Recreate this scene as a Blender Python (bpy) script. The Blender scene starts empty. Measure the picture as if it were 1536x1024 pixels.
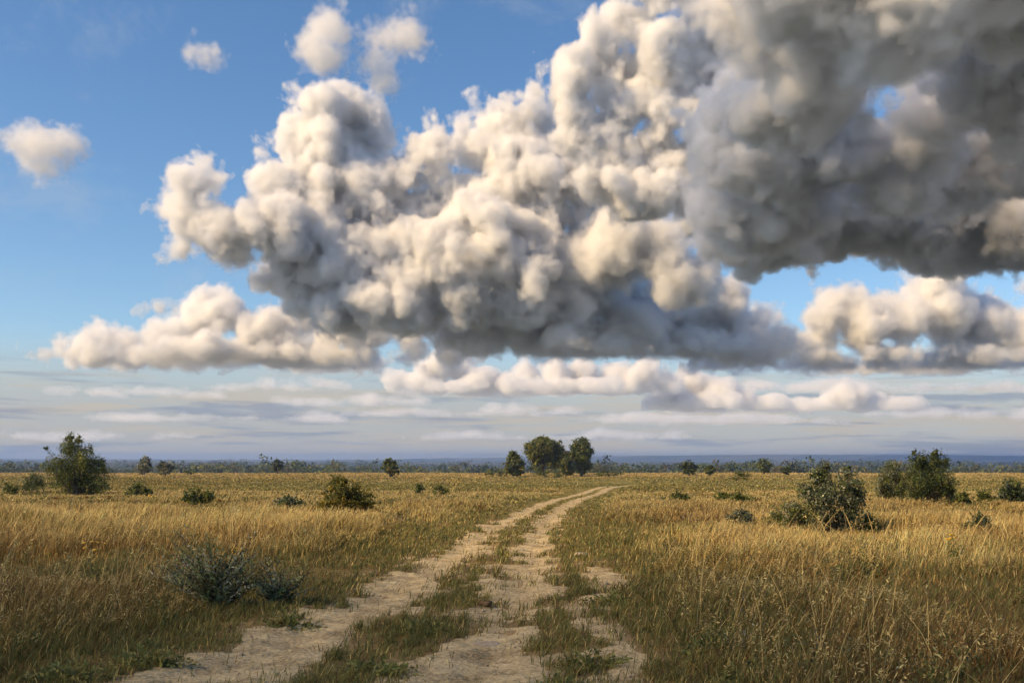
import bpy, math
import numpy as np

C = bpy.context.scene.collection
scene = bpy.context.scene
EYE = 1.7
F = 1493.0                      # focal length in photo pixels (35 mm on 36 mm, 1536 px wide)
SUN = np.array([-0.74, -0.33, 0.60]); SUN /= np.linalg.norm(SUN)

# ------------------------------------------------------------------ small helpers
_tab = np.random.RandomState(7).rand(256, 256)

def vn(x, y, seed=0):
    """value noise 0..1, vectorised"""
    x = np.asarray(x, float) + seed * 37.31; y = np.asarray(y, float) + seed * 91.7
    xi = np.floor(x).astype(int); yi = np.floor(y).astype(int)
    fx = x - xi; fy = y - yi
    fx = fx * fx * (3 - 2 * fx); fy = fy * fy * (3 - 2 * fy)
    a = _tab[xi & 255, yi & 255]; b = _tab[(xi + 1) & 255, yi & 255]
    c = _tab[xi & 255, (yi + 1) & 255]; d = _tab[(xi + 1) & 255, (yi + 1) & 255]
    return (a * (1 - fx) + b * fx) * (1 - fy) + (c * (1 - fx) + d * fx) * fy

def fbm(x, y, seed=0, octs=4):
    s = 0; a = 0.5; t = 0
    for k in range(octs):
        s = s + a * vn(x * 2 ** k, y * 2 ** k, seed + k); t += a; a *= 0.5
    return s / t

def sstep(a, b, x):
    t = np.clip((np.asarray(x, float) - a) / (b - a), 0, 1)
    return t * t * (3 - 2 * t)

_py = [-200, 0, 14, 25, 40, 80, 150, 220, 300, 400, 440, 700, 1000, 1600, 4000, 20000]
_pz = [0, 0, 0, -.12, -.42, -1.18, -2.2, -2.6, -2.9, -3.2, -3.9, -10, -16, -19, -24, -26]

def H(x, y):
    x = np.asarray(x, float); y = np.asarray(y, float)
    z = 0
    for o in (-.18, -.06, .06, .18):
        z = z + 0.25 * np.interp(y * (1 + o), _py, _pz)
    z = z + .03 * np.sin(x * 1.3 + .7 * y) * np.sin(y * .9 - .3 * x)
    far = sstep(20, 120, y)
    z = z + far * (.22 * np.sin(x * .045 + 1) * np.sin(y * .06 + .5 * np.sin(x * .03)) + .06 * np.sin(x * .16 + y * .11))
    z = z - .055 * (np.exp(-((x - xl(y)) / .36) ** 2) + np.exp(-((x - xr(y)) / .32) ** 2)) * (1 - sstep(40, 80, y))
    z = z + .10 * sstep(1.5, 5, np.abs(x - tx(y))) * (1 - far)
    return z

def ray(px, py):
    """photo pixel -> point on the ground"""
    dx = (px - 768) / F; dz = (690 - py) / F
    ys = np.geomspace(3, 3000, 4000)
    below = EYE + dz * ys < H(dx * ys, ys)
    k = np.argmax(below) if below.any() else len(ys) - 1
    y = ys[k]
    return dx * y, y, float(H(dx * y, y))

# two ruts, as x over depth y (their pixel traces turned into metres)
def _flat(py):
    return EYE * F / (py - 690)
_rl = [(300, 1012), (430, 960), (470, 945), (555, 905), (612, 870), (672, 840), (716, 810), (754, 785), (782, 770), (812, 757), (838, 747), (862, 740), (905, 733), (935, 729), (960, 726)]
_rr = [(700, 1012), (742, 960), (752, 940), (770, 905), (785, 870), (799, 840), (806, 810), (818, 785), (833, 770), (853, 757), (868, 749), (884, 742), (916, 734), (942, 729.6), (966, 726.4)]
def _depth(py):
    ys = np.geomspace(3, 300, 3000)
    z = sum(0.25 * np.interp(ys * (1 + o), _py, _pz) for o in (-.18, -.06, .06, .18))
    return float(np.interp(690 - py, (z - EYE) * F / ys, ys))
def _trace(pts):
    ys = np.array([_depth(p[1]) for p in pts]); xs = np.array([(p[0] - 768) / F * y for p, y in zip(pts, ys)])
    return ys, xs
_ly, _lx = _trace(_rl); _ry, _rx = _trace(_rr)
def xl(y): return np.interp(y, _ly, _lx) + .07 * np.sin(np.asarray(y) * 1.7)
def xr(y): return np.interp(y, _ry, _rx) + .05 * np.sin(np.asarray(y) * 1.4 + 2)
def tx(y): return .5 * (np.interp(y, _ly, _lx) + np.interp(y, _ry, _rx))

def bare(x, y):
    """> 0 where the track's pale earth shows"""
    x = np.asarray(x, float); y = np.asarray(y, float)
    s = np.clip(y / 12, .8, 6)
    n = (fbm(x * 2.1, y * 1.4, 3) - .5) * 1.2 + (vn(x * 9, y * 6, 5) - .5) * .18
    hl = np.interp(y, [0, 9, 14, 25, 60, 120, 170], [.44, .46, .44, .38, .38, .40, .10])
    hr = np.interp(y, [0, 7, 9, 14, 25, 60, 120, 170], [.42, .40, .37, .38, .36, .38, .40, .10])
    a = np.maximum(hl - np.abs(x - xl(y)), hr - np.abs(x - xr(y)))
    a = np.maximum(a, np.where(y < 17, .13 - np.abs(x - xr(y) - 1.02 - .18 * np.sin(y)), -1))
    a = np.maximum(a, np.where(y < 8.6, (8.6 - y) * .05 - .05 - .32 * np.abs(x - tx(y)), -1))
    k = np.where(y > 40, .5, 1)
    return a + n * k

# ------------------------------------------------------------------ mesh and object builders
def mk(name, V, Q=None, T=None, mat=None, cols=None, parent=None, smooth=False):
    me = bpy.data.meshes.new(name)
    V = np.asarray(V, np.float32)
    nq = 0 if Q is None else len(Q); nt = 0 if T is None else len(T)
    loops = []
    if nq: loops.append(np.asarray(Q, np.int32).ravel())
    if nt: loops.append(np.asarray(T, np.int32).ravel())
    loops = np.concatenate(loops)
    tot = np.concatenate([np.full(nq, 4, np.int32), np.full(nt, 3, np.int32)])
    st = np.concatenate([[0], np.cumsum(tot)[:-1]]).astype(np.int32)
    me.vertices.add(len(V)); me.vertices.foreach_set('co', V.ravel())
    me.loops.add(len(loops)); me.loops.foreach_set('vertex_index', loops)
    me.polygons.add(nq + nt); me.polygons.foreach_set('loop_start', st)
    if smooth: me.polygons.foreach_set('use_smooth', np.ones(nq + nt, bool))
    if cols is not None:
        a = me.color_attributes.new('tint', 'FLOAT_COLOR', 'POINT')
        c = np.ones((len(V), 4), np.float32); c[:, :3] = cols
        a.data.foreach_set('color', c.ravel())
    me.update(calc_edges=True)
    if mat: me.materials.append(mat)
    o = bpy.data.objects.new(name, me); C.objects.link(o)
    if parent: o.parent = parent
    return o

def tag(o, label=None, cat=None, group=None, kind=None):
    if label: o['label'] = label
    if cat: o['category'] = cat
    if group: o['group'] = group
    if kind: o['kind'] = kind
    return o

def empty(name, loc, label, cat, group=None):
    o = bpy.data.objects.new(name, None); C.objects.link(o); o.location = loc
    return tag(o, label, cat, group)

class Tubes:
    def __init__(s): s.V = []; s.Q = []; s.n = 0
    def add(s, pts, radii, sides=6):
        pts = np.asarray(pts, float); k = len(pts)
        d = np.gradient(pts, axis=0); d /= np.linalg.norm(d, axis=1)[:, None] + 1e-9
        up = np.where(np.abs(d[:, 2:3]) > .9, [[1., 0, 0]], [[0, 0, 1.]])
        a = np.cross(d, up); a /= np.linalg.norm(a, axis=1)[:, None] + 1e-9
        b = np.cross(d, a)
        th = np.arange(sides) * 2 * math.pi / sides
        r = np.asarray(radii, float)[:, None, None]
        ring = pts[:, None, :] + r * (np.cos(th)[None, :, None] * a[:, None, :] + np.sin(th)[None, :, None] * b[:, None, :])
        s.V.append(ring.reshape(-1, 3))
        i = np.arange(k - 1)[:, None] * sides; j = np.arange(sides)[None, :]; j2 = (j + 1) % sides
        s.Q.append(np.stack([i + j, i + j2, i + sides + j2, i + sides + j], -1).reshape(-1, 4) + s.n)
        s.n += k * sides
    def build(s, name, mat, parent):
        return mk(name, np.concatenate(s.V), np.concatenate(s.Q), mat=mat, parent=parent, smooth=True)

# ------------------------------------------------------------------ materials
def new_mat(name):
    m = bpy.data.materials.new(name); m.use_nodes = True
    nt = m.node_tree; nt.nodes.clear()
    return m, nt, nt.nodes, nt.links

def leaf_mat(name, trans=.3, rough=.6):
    m, nt, N, L = new_mat(name)
    at = N.new('ShaderNodeAttribute'); at.attribute_name = 'tint'
    di = N.new('ShaderNodeBsdfPrincipled'); di.inputs['Roughness'].default_value = rough
    di.inputs['Specular IOR Level'].default_value = .25
    tr = N.new('ShaderNodeBsdfTranslucent'); mx = N.new('ShaderNodeMixShader'); mx.inputs[0].default_value = trans
    out = N.new('ShaderNodeOutputMaterial')
    nz = N.new('ShaderNodeTexNoise'); nz.inputs['Scale'].default_value = 9; nz.inputs['Detail'].default_value = 3
    mr = N.new('ShaderNodeMapRange'); mr.inputs[3].default_value = .7; mr.inputs[4].default_value = 1.3
    mu = N.new('ShaderNodeVectorMath'); mu.operation = 'SCALE'
    tc = N.new('ShaderNodeTexCoord')
    L.new(tc.outputs['Object'], nz.inputs['Vector']); L.new(nz.outputs[0], mr.inputs[0])
    L.new(at.outputs['Color'], mu.inputs[0]); L.new(mr.outputs[0], mu.inputs['Scale'])
    L.new(mu.outputs[0], di.inputs['Base Color']); L.new(mu.outputs[0], tr.inputs['Color'])
    L.new(di.outputs[0], mx.inputs[1]); L.new(tr.outputs[0], mx.inputs[2]); L.new(mx.outputs[0], out.inputs[0])
    return m

def bark_mat():
    m, nt, N, L = new_mat('bark')
    tc = N.new('ShaderNodeTexCoord'); nz = N.new('ShaderNodeTexNoise'); nz.inputs['Scale'].default_value = 6; nz.inputs['Detail'].default_value = 5
    mp = N.new('ShaderNodeMapping'); mp.inputs['Scale'].default_value = (1, 1, .25)
    cr = N.new('ShaderNodeValToRGB'); cr.color_ramp.elements[0].color = (.035, .026, .018, 1); cr.color_ramp.elements[1].color = (.16, .125, .09, 1)
    di = N.new('ShaderNodeBsdfPrincipled'); di.inputs['Roughness'].default_value = .9
    bp = N.new('ShaderNodeBump'); bp.inputs['Strength'].default_value = .5; bp.inputs['Distance'].default_value = .03
    out = N.new('ShaderNodeOutputMaterial')
    L.new(tc.outputs['Object'], mp.inputs[0]); L.new(mp.outputs[0], nz.inputs['Vector']); L.new(nz.outputs[0], cr.inputs[0])
    L.new(cr.outputs[0], di.inputs['Base Color']); L.new(nz.outputs[0], bp.inputs['Height']); L.new(bp.outputs[0], di.inputs['Normal'])
    L.new(di.outputs[0], out.inputs[0])
    return m

def earth_mat(name, lo, hi, use_tint, sc=1.0, bump=.02):
    m, nt, N, L = new_mat(name)
    tc = N.new('ShaderNodeTexCoord'); di = N.new('ShaderNodeBsdfPrincipled'); di.inputs['Roughness'].default_value = .95
    di.inputs['Specular IOR Level'].default_value = .15
    n1 = N.new('ShaderNodeTexNoise'); n1.inputs['Scale'].default_value = 2.2 * sc; n1.inputs['Detail'].default_value = 8; n1.inputs['Roughness'].default_value = .65
    n2 = N.new('ShaderNodeTexNoise'); n2.inputs['Scale'].default_value = 26 * sc; n2.inputs['Detail'].default_value = 4
    L.new(tc.outputs['Object'], n1.inputs['Vector']); L.new(tc.outputs['Object'], n2.inputs['Vector'])
    av = N.new('ShaderNodeMath'); av.operation = 'MULTIPLY_ADD'; av.inputs[1].default_value = .45
    L.new(n2.outputs[0], av.inputs[0])
    hf = N.new('ShaderNodeMath'); hf.operation = 'MULTIPLY'; hf.inputs[1].default_value = .6
    L.new(n1.outputs[0], hf.inputs[0]); L.new(hf.outputs[0], av.inputs[2])
    cr = N.new('ShaderNodeValToRGB'); cr.color_ramp.elements[0].position = .36; cr.color_ramp.elements[1].position = .64
    cr.color_ramp.elements[0].color = (*lo, 1); cr.color_ramp.elements[1].color = (*hi, 1)
    L.new(av.outputs[0], cr.inputs[0])
    if use_tint:
        at = N.new('ShaderNodeAttribute'); at.attribute_name = 'tint'
        mu = N.new('ShaderNodeMix'); mu.data_type = 'RGBA'; mu.blend_type = 'MULTIPLY'; mu.inputs[0].default_value = 1
        L.new(at.outputs['Color'], mu.inputs[6]); L.new(cr.outputs[0], mu.inputs[7]); L.new(mu.outputs[2], di.inputs['Base Color'])
    else:
        L.new(cr.outputs[0], di.inputs['Base Color'])
    bp = N.new('ShaderNodeBump'); bp.inputs['Strength'].default_value = .8; bp.inputs['Distance'].default_value = bump
    L.new(av.outputs[0], bp.inputs['Height']); L.new(bp.outputs[0], di.inputs['Normal'])
    out = N.new('ShaderNodeOutputMaterial'); L.new(di.outputs[0], out.inputs[0])
    return m

M_grass = leaf_mat('dry_grass', .3)
M_leaf = leaf_mat('leaves', .42, .6)
M_bark = bark_mat()
M_ground = earth_mat('field_ground', (.55, .5, .5), (1.25, 1.2, 1.1), True, .5)
M_track = earth_mat('sandy_earth', (.17, .12, .055), (.60, .475, .265), False, 1.0, .06)
M_stone = earth_mat('stone', (.22, .175, .12), (.46, .38, .27), False, 5, .01)
M_clod = earth_mat('clod', (.06, .042, .025), (.15, .10, .055), False, 6, .02)
M_hill = earth_mat('wooded_hill', (.6, .6, .6), (1.3, 1.3, 1.3), True, .004, 4)

# ------------------------------------------------------------------ colour of the field
STRAW = np.array([.57, .425, .165]); OCHRE = np.array([.25, .165, .05]); OLIVE = np.array([.17, .16, .045])
BROWN = np.array([.15, .085, .03]); GREEN = np.array([.085, .095, .03]); GOLD = np.array([.38, .245, .05])

def field_col(x, y):
    """mean plant colour of the field at a place (dry straw, ochre, green patches)"""
    x = np.asarray(x, float); y = np.asarray(y, float)
    s = np.clip(y / 20, 1, 12)
    n1 = fbm(x / 7 + 3, y / 9, 11); n2 = fbm(x / 3.1, y / 4.3, 21); n3 = fbm(x / 40, y / 22, 31)
    c = OCHRE[None] * np.ones((len(x), 1))
    w = sstep(.45, .68, n1)[:, None]; c = c * (1 - w) + STRAW * w
    w = sstep(.50, .66, n2)[:, None] * .8; c = c * (1 - w) + GOLD * w
    w = sstep(.52, .66, fbm(x / 5, y / 7, 41))[:, None] * .7; c = c * (1 - w) + OLIVE * w
    pt = np.exp(-((x + 9) / 11) ** 2 - ((y - 32) / 12) ** 2) + np.exp(-((x - 8.5) / 6) ** 2 - ((y - 20) / 7) ** 2) + .8 * np.exp(-((x - 14) / 5) ** 2 - ((y - 26) / 6) ** 2)
    w = (np.clip(pt * 1.3, 0, 1) * sstep(.3, .55, fbm(x / 2, y / 3, 47)))[:, None] * .85; c = c * (1 - w) + STRAW * 1.3 * w
    dk = (np.clip(1 - pt * 1.6, 0, 1) * sstep(70, 30, y) * sstep(.34, .56, fbm(x / 2.2, y / 2.6, 48)))[:, None] * .85; c = c * (1 - dk) + np.array([.19, .115, .036]) * dk
    # greener turf along the track, and a greener middle distance in patches
    u = np.abs(x - tx(y))
    w = ((1 - sstep(1.6, 4.2 + y * .03, u)) * sstep(150, 60, y) * .8)[:, None]; c = c * (1 - w) + (OLIVE * 1.15) * w
    w = (sstep(40, 75, y) * sstep(.40, .60, n3) * .75 * (1 - sstep(170, 260, y) * .6))[:, None]; c = c * (1 - w) + OLIVE * 1.3 * w
    w = (sstep(32, 60, y) * .35 * (1 - sstep(200, 300, y)))[:, None] * 1.3; c = c * (1 - w) + OLIVE * 1.1 * w
    w = (sstep(230, 330, y) * .75)[:, None]; c = c * (1 - w) + (STRAW * .85) * w
    w = (sstep(430, 700, y))[:, None]; c = c * (1 - w) + np.array([.05, .066, .05]) * w
    return c

# ------------------------------------------------------------------ ground sheet
def build_ground():
    ys = np.concatenate([np.linspace(-60, -1, 20), np.linspace(0, 30, 200)[:-1], np.geomspace(30, 11400, 400)])
    t = np.linspace(-1, 1, 301); t = np.sign(t) * (np.abs(t) ** 2.2 * .93 + np.abs(t) * .07)
    W = 60 + 1.0 * np.clip(ys, 0, None)
    W = np.minimum(W, 12500)
    X = tx(np.clip(ys, 0, 150))[:, None] * (np.clip(1 - ys / 300, 0, 1))[:, None] + W[:, None] * t[None]
    Y = np.repeat(ys[:, None], len(t), 1)
    Z = H(X, Y)
    n, k = X.shape
    i = np.arange(n - 1)[:, None] * k + np.arange(k - 1)[None]
    Q = np.stack([i, i + 1, i + k + 1, i + k], -1).reshape(-1, 4)
    x, y = X.ravel(), Y.ravel()
    c = field_col(x, y) * (.62 + .5 * fbm(x / 1.5, y / 1.5, 55))[:, None]
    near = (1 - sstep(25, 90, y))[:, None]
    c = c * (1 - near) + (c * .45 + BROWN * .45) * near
    soil = ((1 - sstep(.03, .42, -bare(x, y))) * sstep(60, 30, y) * (y > 2))[:, None] * (.35 + .9 * fbm(x * 2.2, y * 2.2, 57))[:, None].clip(0, 1)
    c = c * (1 - soil) + np.array([.30, .215, .115]) * soil
    o = mk('ground', np.stack([x, y, Z.ravel()], 1), Q, mat=M_ground, cols=c, smooth=True)
    return tag(o, 'wide flat dry meadow ground running out to the horizon', 'ground', kind='structure')

def build_track():
    ys = np.concatenate([np.arange(3.2, 9, .03), np.geomspace(9, 175, 900)])
    us = np.concatenate([np.linspace(-2.6, 2.9, 190)])
    Y = np.repeat(ys[:, None], len(us), 1); X = tx(ys)[:, None] + us[None] * (1 + .0 * Y)
    m = bare(X, Y)
    dip = np.exp(-((X - xl(Y)) / .4) ** 2) + np.exp(-((X - xr(Y)) / .4) ** 2)
    rel = (fbm(X * 3, Y * 3, 61) - .5) * .06 + (fbm(X * 11, Y * 8, 62) - .5) * .04
    Z = H(X, Y) + np.clip(m * .06, -.012, .012) + rel * np.clip(m * 3, .1, 1) + .004
    k = len(us); n = len(ys)
    i = np.arange(n - 1)[:, None] * k + np.arange(k - 1)[None]
    Q = np.stack([i, i + 1, i + k + 1, i + k], -1).reshape(-1, 4)
    keep = (m.ravel()[Q] > -.07).any(1)
    Q = Q[keep]
    used = np.unique(Q); mp = np.zeros(n * k, int); mp[used] = np.arange(len(used))
    V = np.stack([X.ravel(), Y.ravel(), Z.ravel()], 1)[used]
    o = mk('dirt_track', V, mp[Q], mat=M_track, smooth=True)
    return tag(o, 'pale sandy two rut cart track winding through the meadow', 'dirt track', kind='structure')

# ------------------------------------------------------------------ grass
def blades(rng, x, y, h, w, cols, lean=.35, segs=3, wind=(.25, .05), head=None):
    """ribbon blades as one array; head = mask of blades with a pale seed head"""
    n = len(x)
    z = H(x, y) - .01
    az = rng.rand(n) * 2 * math.pi
    bend = np.abs(rng.normal(0, lean, n)) + .05
    dx = np.cos(az) * bend + wind[0]; dy = np.sin(az) * bend + wind[1]
    fa = rng.rand(n) * math.pi          # facing of the ribbon
    wx = np.cos(fa) * w * .5; wy = np.sin(fa) * w * .5
    V = np.zeros((n, 2 * segs + 1, 3), np.float32); K = np.zeros((n, 2 * segs + 1, 3), np.float32)
    for s in range(segs + 1):
        t = s / segs
        cx = x + dx * h * t ** 1.8 * .8; cy = y + dy * h * t ** 1.8 * .8
        cz = z + h * t * (1 - .22 * t * np.minimum(bend, 1.2))
        wt = (1 - .55 * t)
        if s < segs:
            V[:, 2 * s] = np.stack([cx - wx * wt, cy - wy * wt, cz], 1); V[:, 2 * s + 1] = np.stack([cx + wx * wt, cy + wy * wt, cz], 1)
            K[:, 2 * s] = cols; K[:, 2 * s + 1] = cols
        else:
            V[:, 2 * s] = np.stack([cx, cy, cz], 1); K[:, 2 * s] = cols
    b = np.arange(n)[:, None] * (2 * segs + 1)
    Q = [np.stack([b[:, 0] + 2 * s, b[:, 0] + 2 * s + 1, b[:, 0] + 2 * s + 3, b[:, 0] + 2 * s + 2], 1) for s in range(segs - 1)]
    Q = np.concatenate(Q) if Q else np.zeros((0, 4), int)
    T = np.stack([b[:, 0] + 2 * segs - 2, b[:, 0] + 2 * segs - 1, b[:, 0] + 2 * segs], 1)
    return V.reshape(-1, 3), Q, T, K.reshape(-1, 3), V[:, 2 * segs], np.stack([dx, dy], 1)

def heads(rng, tip, d, size, cols):
    """drooping seed heads: a small spray of slim diamonds at each tip"""
    Vs, Ks = [], []
    n = len(tip)
    for k in range(5):
        a = rng.normal(0, .45, (n, 3)); a[:, :2] += d * .8; a[:, 2] += .55 - .18 * k
        a /= np.linalg.norm(a, axis=1)[:, None]
        s = size[:, None]
        base = tip - np.stack([d[:, 0], d[:, 1], np.ones(n)], 1) * s * (.32 * k)
        side = np.cross(a, rng.normal(0, 1, (n, 3))); side /= np.linalg.norm(side, axis=1)[:, None] + 1e-9
        Vs.append(np.stack([base, base + a * s * .45 + side * s * .13, base + a * s, base + a * s * .45 - side * s * .13], 1))
        Ks.append(np.repeat((cols * rng.uniform(.8, 1.2, (n, 1)))[:, None], 4, 1))
    V = np.concatenate(Vs).reshape(-1, 3); K = np.concatenate(Ks).reshape(-1, 3)
    Q = np.arange(len(V)).reshape(-1, 4)
    return V, Q, K

class Pool:
    def __init__(s): s.V = []; s.Q = []; s.T = []; s.K = []; s.n = 0
    def add(s, V, Q, T, K):
        s.V.append(V); s.K.append(K)
        if Q is not None and len(Q): s.Q.append(Q + s.n)
        if T is not None and len(T): s.T.append(T + s.n)
        s.n += len(V)
    def build(s, name, mat, parent=None):
        return mk(name, np.concatenate(s.V), np.concatenate(s.Q) if s.Q else None, np.concatenate(s.T) if s.T else None, mat, np.concatenate(s.K), parent)

def scatter(rng, y0, y1, dens, margin=1.5):
    hw = lambda y: .54 * y + margin
    n = int(dens * (hw(y0) + hw(y1)) * (y1 - y0))
    y = np.sqrt(rng.uniform(y0 ** 2, y1 ** 2, n)); x = rng.uniform(-1, 1, n) * hw(y)
    return x, y

def clumped(rng, x, y, r, frac=.6):
    """pull some points to shared clump centres so that grass grows in tussocks"""
    g = r * 2.2
    cx = (np.floor(x / g) + .5 + (vn(np.floor(x / g) * 7.7, np.floor(y / g) * 3.3, 71) - .5) * .9) * g
    cy = (np.floor(y / g) + .5 + (vn(np.floor(x / g) * 5.1, np.floor(y / g) * 9.3, 72) - .5) * .9) * g
    k = (rng.rand(len(x)) < frac) * rng.uniform(.3, .8, len(x))
    return x + (cx - x) * k, y + (cy - y) * k

PLANTS = []

def tallness(x, y):
    """height of the standing hay: low by the track, tall out in the field"""
    u = x - tx(y)
    lft = sstep(1.7, 3.6, -u + (fbm(x * .5, y * .5, 81) - .5) * 1.6); rgt = sstep(1.9, 3.3, u + (fbm(x * .5, y * .5, 82) - .5) * 1.6)
    return np.maximum(lft, rgt) * (.25 + .75 * sstep(.30, .46, fbm(x / 4.5, y / 6.5, 85)))

def build_grass():
    tall = Pool(); low = Pool()
    rng = np.random.RandomState(3)
    bands = [(3.6, 8, 1500, 3, 1.0), (8, 14, 900, 3, 1.0), (14, 26, 420, 2, 1.0), (26, 48, 150, 2, 1.0), (48, 95, 40, 2, 1.), (95, 190, 9, 2, 1.), (190, 420, 1.6, 2, 1.)]
    for y0, y1, dens, segs, k in bands:
        x, y = scatter(rng, y0, y1, dens)
        x, y = clumped(rng, x, y, np.clip(y0 * .012, .09, 2.0))
        b = bare(x, y); t = tallness(x, y)
        px = y / 995.0                                # one render pixel in metres
        keep = rng.rand(len(x)) < np.where(b < 0, np.clip(.55 - b * 3, 0, 1), np.minimum(.5 * np.exp(-b / .08) + .025, .5))
        # sparse tufts on the turf strips
        keep &= (rng.rand(len(x)) < np.where(t < .3, .75, 1))
        x, y, t, px = x[keep], y[keep], t[keep], px[keep]
        n = len(x)
        far = sstep(40, 160, y)
        hh = fbm(x / 1.7, y / 1.7, 91)
        h = (.05 + .10 * rng.rand(n) * (.4 + hh)) * (1 - t) + t * (.12 + .62 * np.clip(hh - .12, 0, 1) * (.55 + .9 * fbm(x / 4.5, y / 5.5, 93)) + rng.normal(0, .07, n))
        h = np.clip(h, .03, 1.0) * (1 - .45 * sstep(22, 70, y))
        for qx, qy, qr in PLANTS:
            if qy < 17: continue
            e = ((x - qx) / (qr * 1.15)) ** 2 + ((y - qy + qr * 1.5) / (qr * 2.4)) ** 2
            h = np.where(e < 1, h * (.35 + .3 * e), h)
        w = np.maximum(.0045 + .004 * rng.rand(n), px * rng.uniform(.55, 1.1, n)) * (1 + far * 1.2)
        c = field_col(x, y)
        j = rng.rand(n, 1)
        c = c * np.exp(rng.normal(0, 1, (n, 1)) * (.38 - .24 * sstep(60, 160, y))[:, None]) * (.42 + 1.1 * fbm(x / .9, y / 1.2, 95))[:, None]
        g = rng.rand(n) < np.where(t < .4, .66, .09 + .36 * sstep(.5, .66, fbm(x / 2.4, y / 3.2, 97)))
        c[g] = (GREEN * rng.uniform(.8, 2.2, (g.sum(), 1)) + np.array([.03, .02, 0]) * rng.rand(g.sum(), 1))
        g = rng.rand(n) < .18 * (1 - .8 * sstep(60, 160, y)); c[g] = BROWN * rng.uniform(.6, 1.5, (g.sum(), 1))
        g = rng.rand(n) < .07 * (1 - .6 * sstep(60, 160, y)); c[g] = STRAW * rng.uniform(.8, 1.35, (g.sum(), 1))
        c = np.clip(c, .01, .75)
        lo = t < .35
        for pool, msk in ((tall, ~lo), (low, lo)):
            if not msk.any(): continue
            V, Q, T, K, tip, d = blades(rng, x[msk], y[msk], h[msk], w[msk], c[msk], .55 if pool is tall else .7, segs)
            pool.add(V, Q, T, K)
            if pool is tall:
                hd = rng.rand(len(tip)) < np.interp(y0, [3, 14, 50, 100], [.07, .16, .24, .02])
                if hd.any():
                    yy = y[msk][hd]
                    sz = np.maximum(.018 + .018 * rng.rand(hd.sum()), yy / 995 * 1.25)
                    hc = STRAW * rng.uniform(.75, 1.6, (hd.sum(), 1)) + np.array([.02, .03, .04]) * rng.rand(hd.sum(), 1)
                    V, Q, K = heads(rng, tip[hd], d[hd], sz, np.clip(hc, 0, .8)); tall.add(V, Q, None, K)
    for y0, y1, dens in ((3.6, 8, 2600), (8, 14, 1300), (14, 30, 330)):
        hwid = 3.4
        n = int(dens * 2 * hwid * (y1 - y0)); y = rng.uniform(y0, y1, n); x = tx(y) + rng.uniform(-hwid, hwid, n)
        x, y = clumped(rng, x, y, .16, .7)
        b = bare(x, y); g = fbm(x * 1.6, y * 1.3, 101)
        k = (rng.rand(n) < np.clip(.25 - b * 4, 0, 1) * sstep(.3, .55, g)) & (tallness(x, y) < .8); x, y, g = x[k], y[k], g[k]; n = len(x)
        c = np.where((fbm(x * .9, y * .8, 103) + rng.normal(0, .08, n) > .5)[:, None], GREEN * 1.25, OLIVE * 1.15) * rng.lognormal(0, .35, (n, 1))
        q = rng.rand(n) < .14; c[q] = OCHRE * rng.uniform(.8, 1.6, (q.sum(), 1))
        V, Q, T, K, tip, d = blades(rng, x, y, (.02 + .13 * rng.rand(n) * sstep(.35, .7, g)), np.maximum(.005, y / 995 * rng.uniform(.5, 1, n)), c, .8, 2)
        low.add(V, Q, T, K)
    # long bent stalks standing out of the hay
    x, y = scatter(rng, 4.2, 20, 5, .5); k = tallness(x, y) > .5; x, y = x[k], y[k]; n = len(x)
    c = STRAW * rng.uniform(.7, 1.4, (n, 1))
    V, Q, T, K, tip, d = blades(rng, x, y, rng.uniform(.6, .95, n), np.maximum(.006, y / 995 * .8), c, .75, 4)
    tall.add(V, Q, T, K)
    V, Q, K = heads(rng, tip, d, rng.uniform(.03, .055, n), np.clip(c * 1.15, 0, .8)); tall.add(V, Q, None, K)
    o = tall.build('tall_grass', M_grass); tag(o, 'tall golden dry meadow grass with pale seed heads', 'grass', kind='stuff')
    o = low.build('short_grass', M_grass); tag(o, 'short olive turf growing along and between the track ruts', 'grass', kind='stuff')

# ------------------------------------------------------------------ trees and shrubs
def foliage(rng, lobes, n, size, cols, clump=.32, out=.55, flat=1.0):
    """leaf faces in clumps through ellipsoid lobes (x,y,z,rx,ry,rz)"""
    L = np.array(lobes, float); vol = (L[:, 3] * L[:, 4] * L[:, 5]) ** (2 / 3.)
    nc = max(12, n // 26)
    li = rng.choice(len(L), nc, p=vol / vol.sum())
    d = rng.normal(0, 1, (nc, 3)); d /= np.linalg.norm(d, axis=1)[:, None]
    rad = 1 - .75 * rng.rand(nc) ** 1.8
    cc = L[li, :3] + d * L[li, 3:] * rad[:, None]
    ci = rng.randint(0, nc, n)
    p = cc[ci] + rng.normal(0, 1, (n, 3)) * (L[li][ci, 3:] * clump * .5)
    nd = d[ci] * out + rng.normal(0, .55, (n, 3)) + np.array([0, 0, .25])
    nd /= np.linalg.norm(nd, axis=1)[:, None]
    a = np.cross(nd, rng.normal(0, 1, (n, 3))); a /= np.linalg.norm(a, axis=1)[:, None] + 1e-9
    b = np.cross(nd, a)
    s = (size * rng.uniform(.55, 1.35, n))[:, None]
    V = np.stack([p - a * s * .5, p + b * s * .32 + nd * s * .08, p + a * s * .5, p - b * s * .32 + nd * s * .08], 1)
    pal = np.array(cols); k = rng.randint(0, len(pal), nc)
    cv = pal[k] * rng.lognormal(0, .22, (nc, 1))
    K = cv[ci] * rng.lognormal(0, .2, (n, 1))
    K = np.repeat(K[:, None], 4, 1).reshape(-1, 3)
    V = V.reshape(-1, 3); V[:, 2] = np.maximum(V[:, 2], .02)
    return V, np.arange(len(V)).reshape(-1, 4), np.clip(K, .005, .6)

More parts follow.
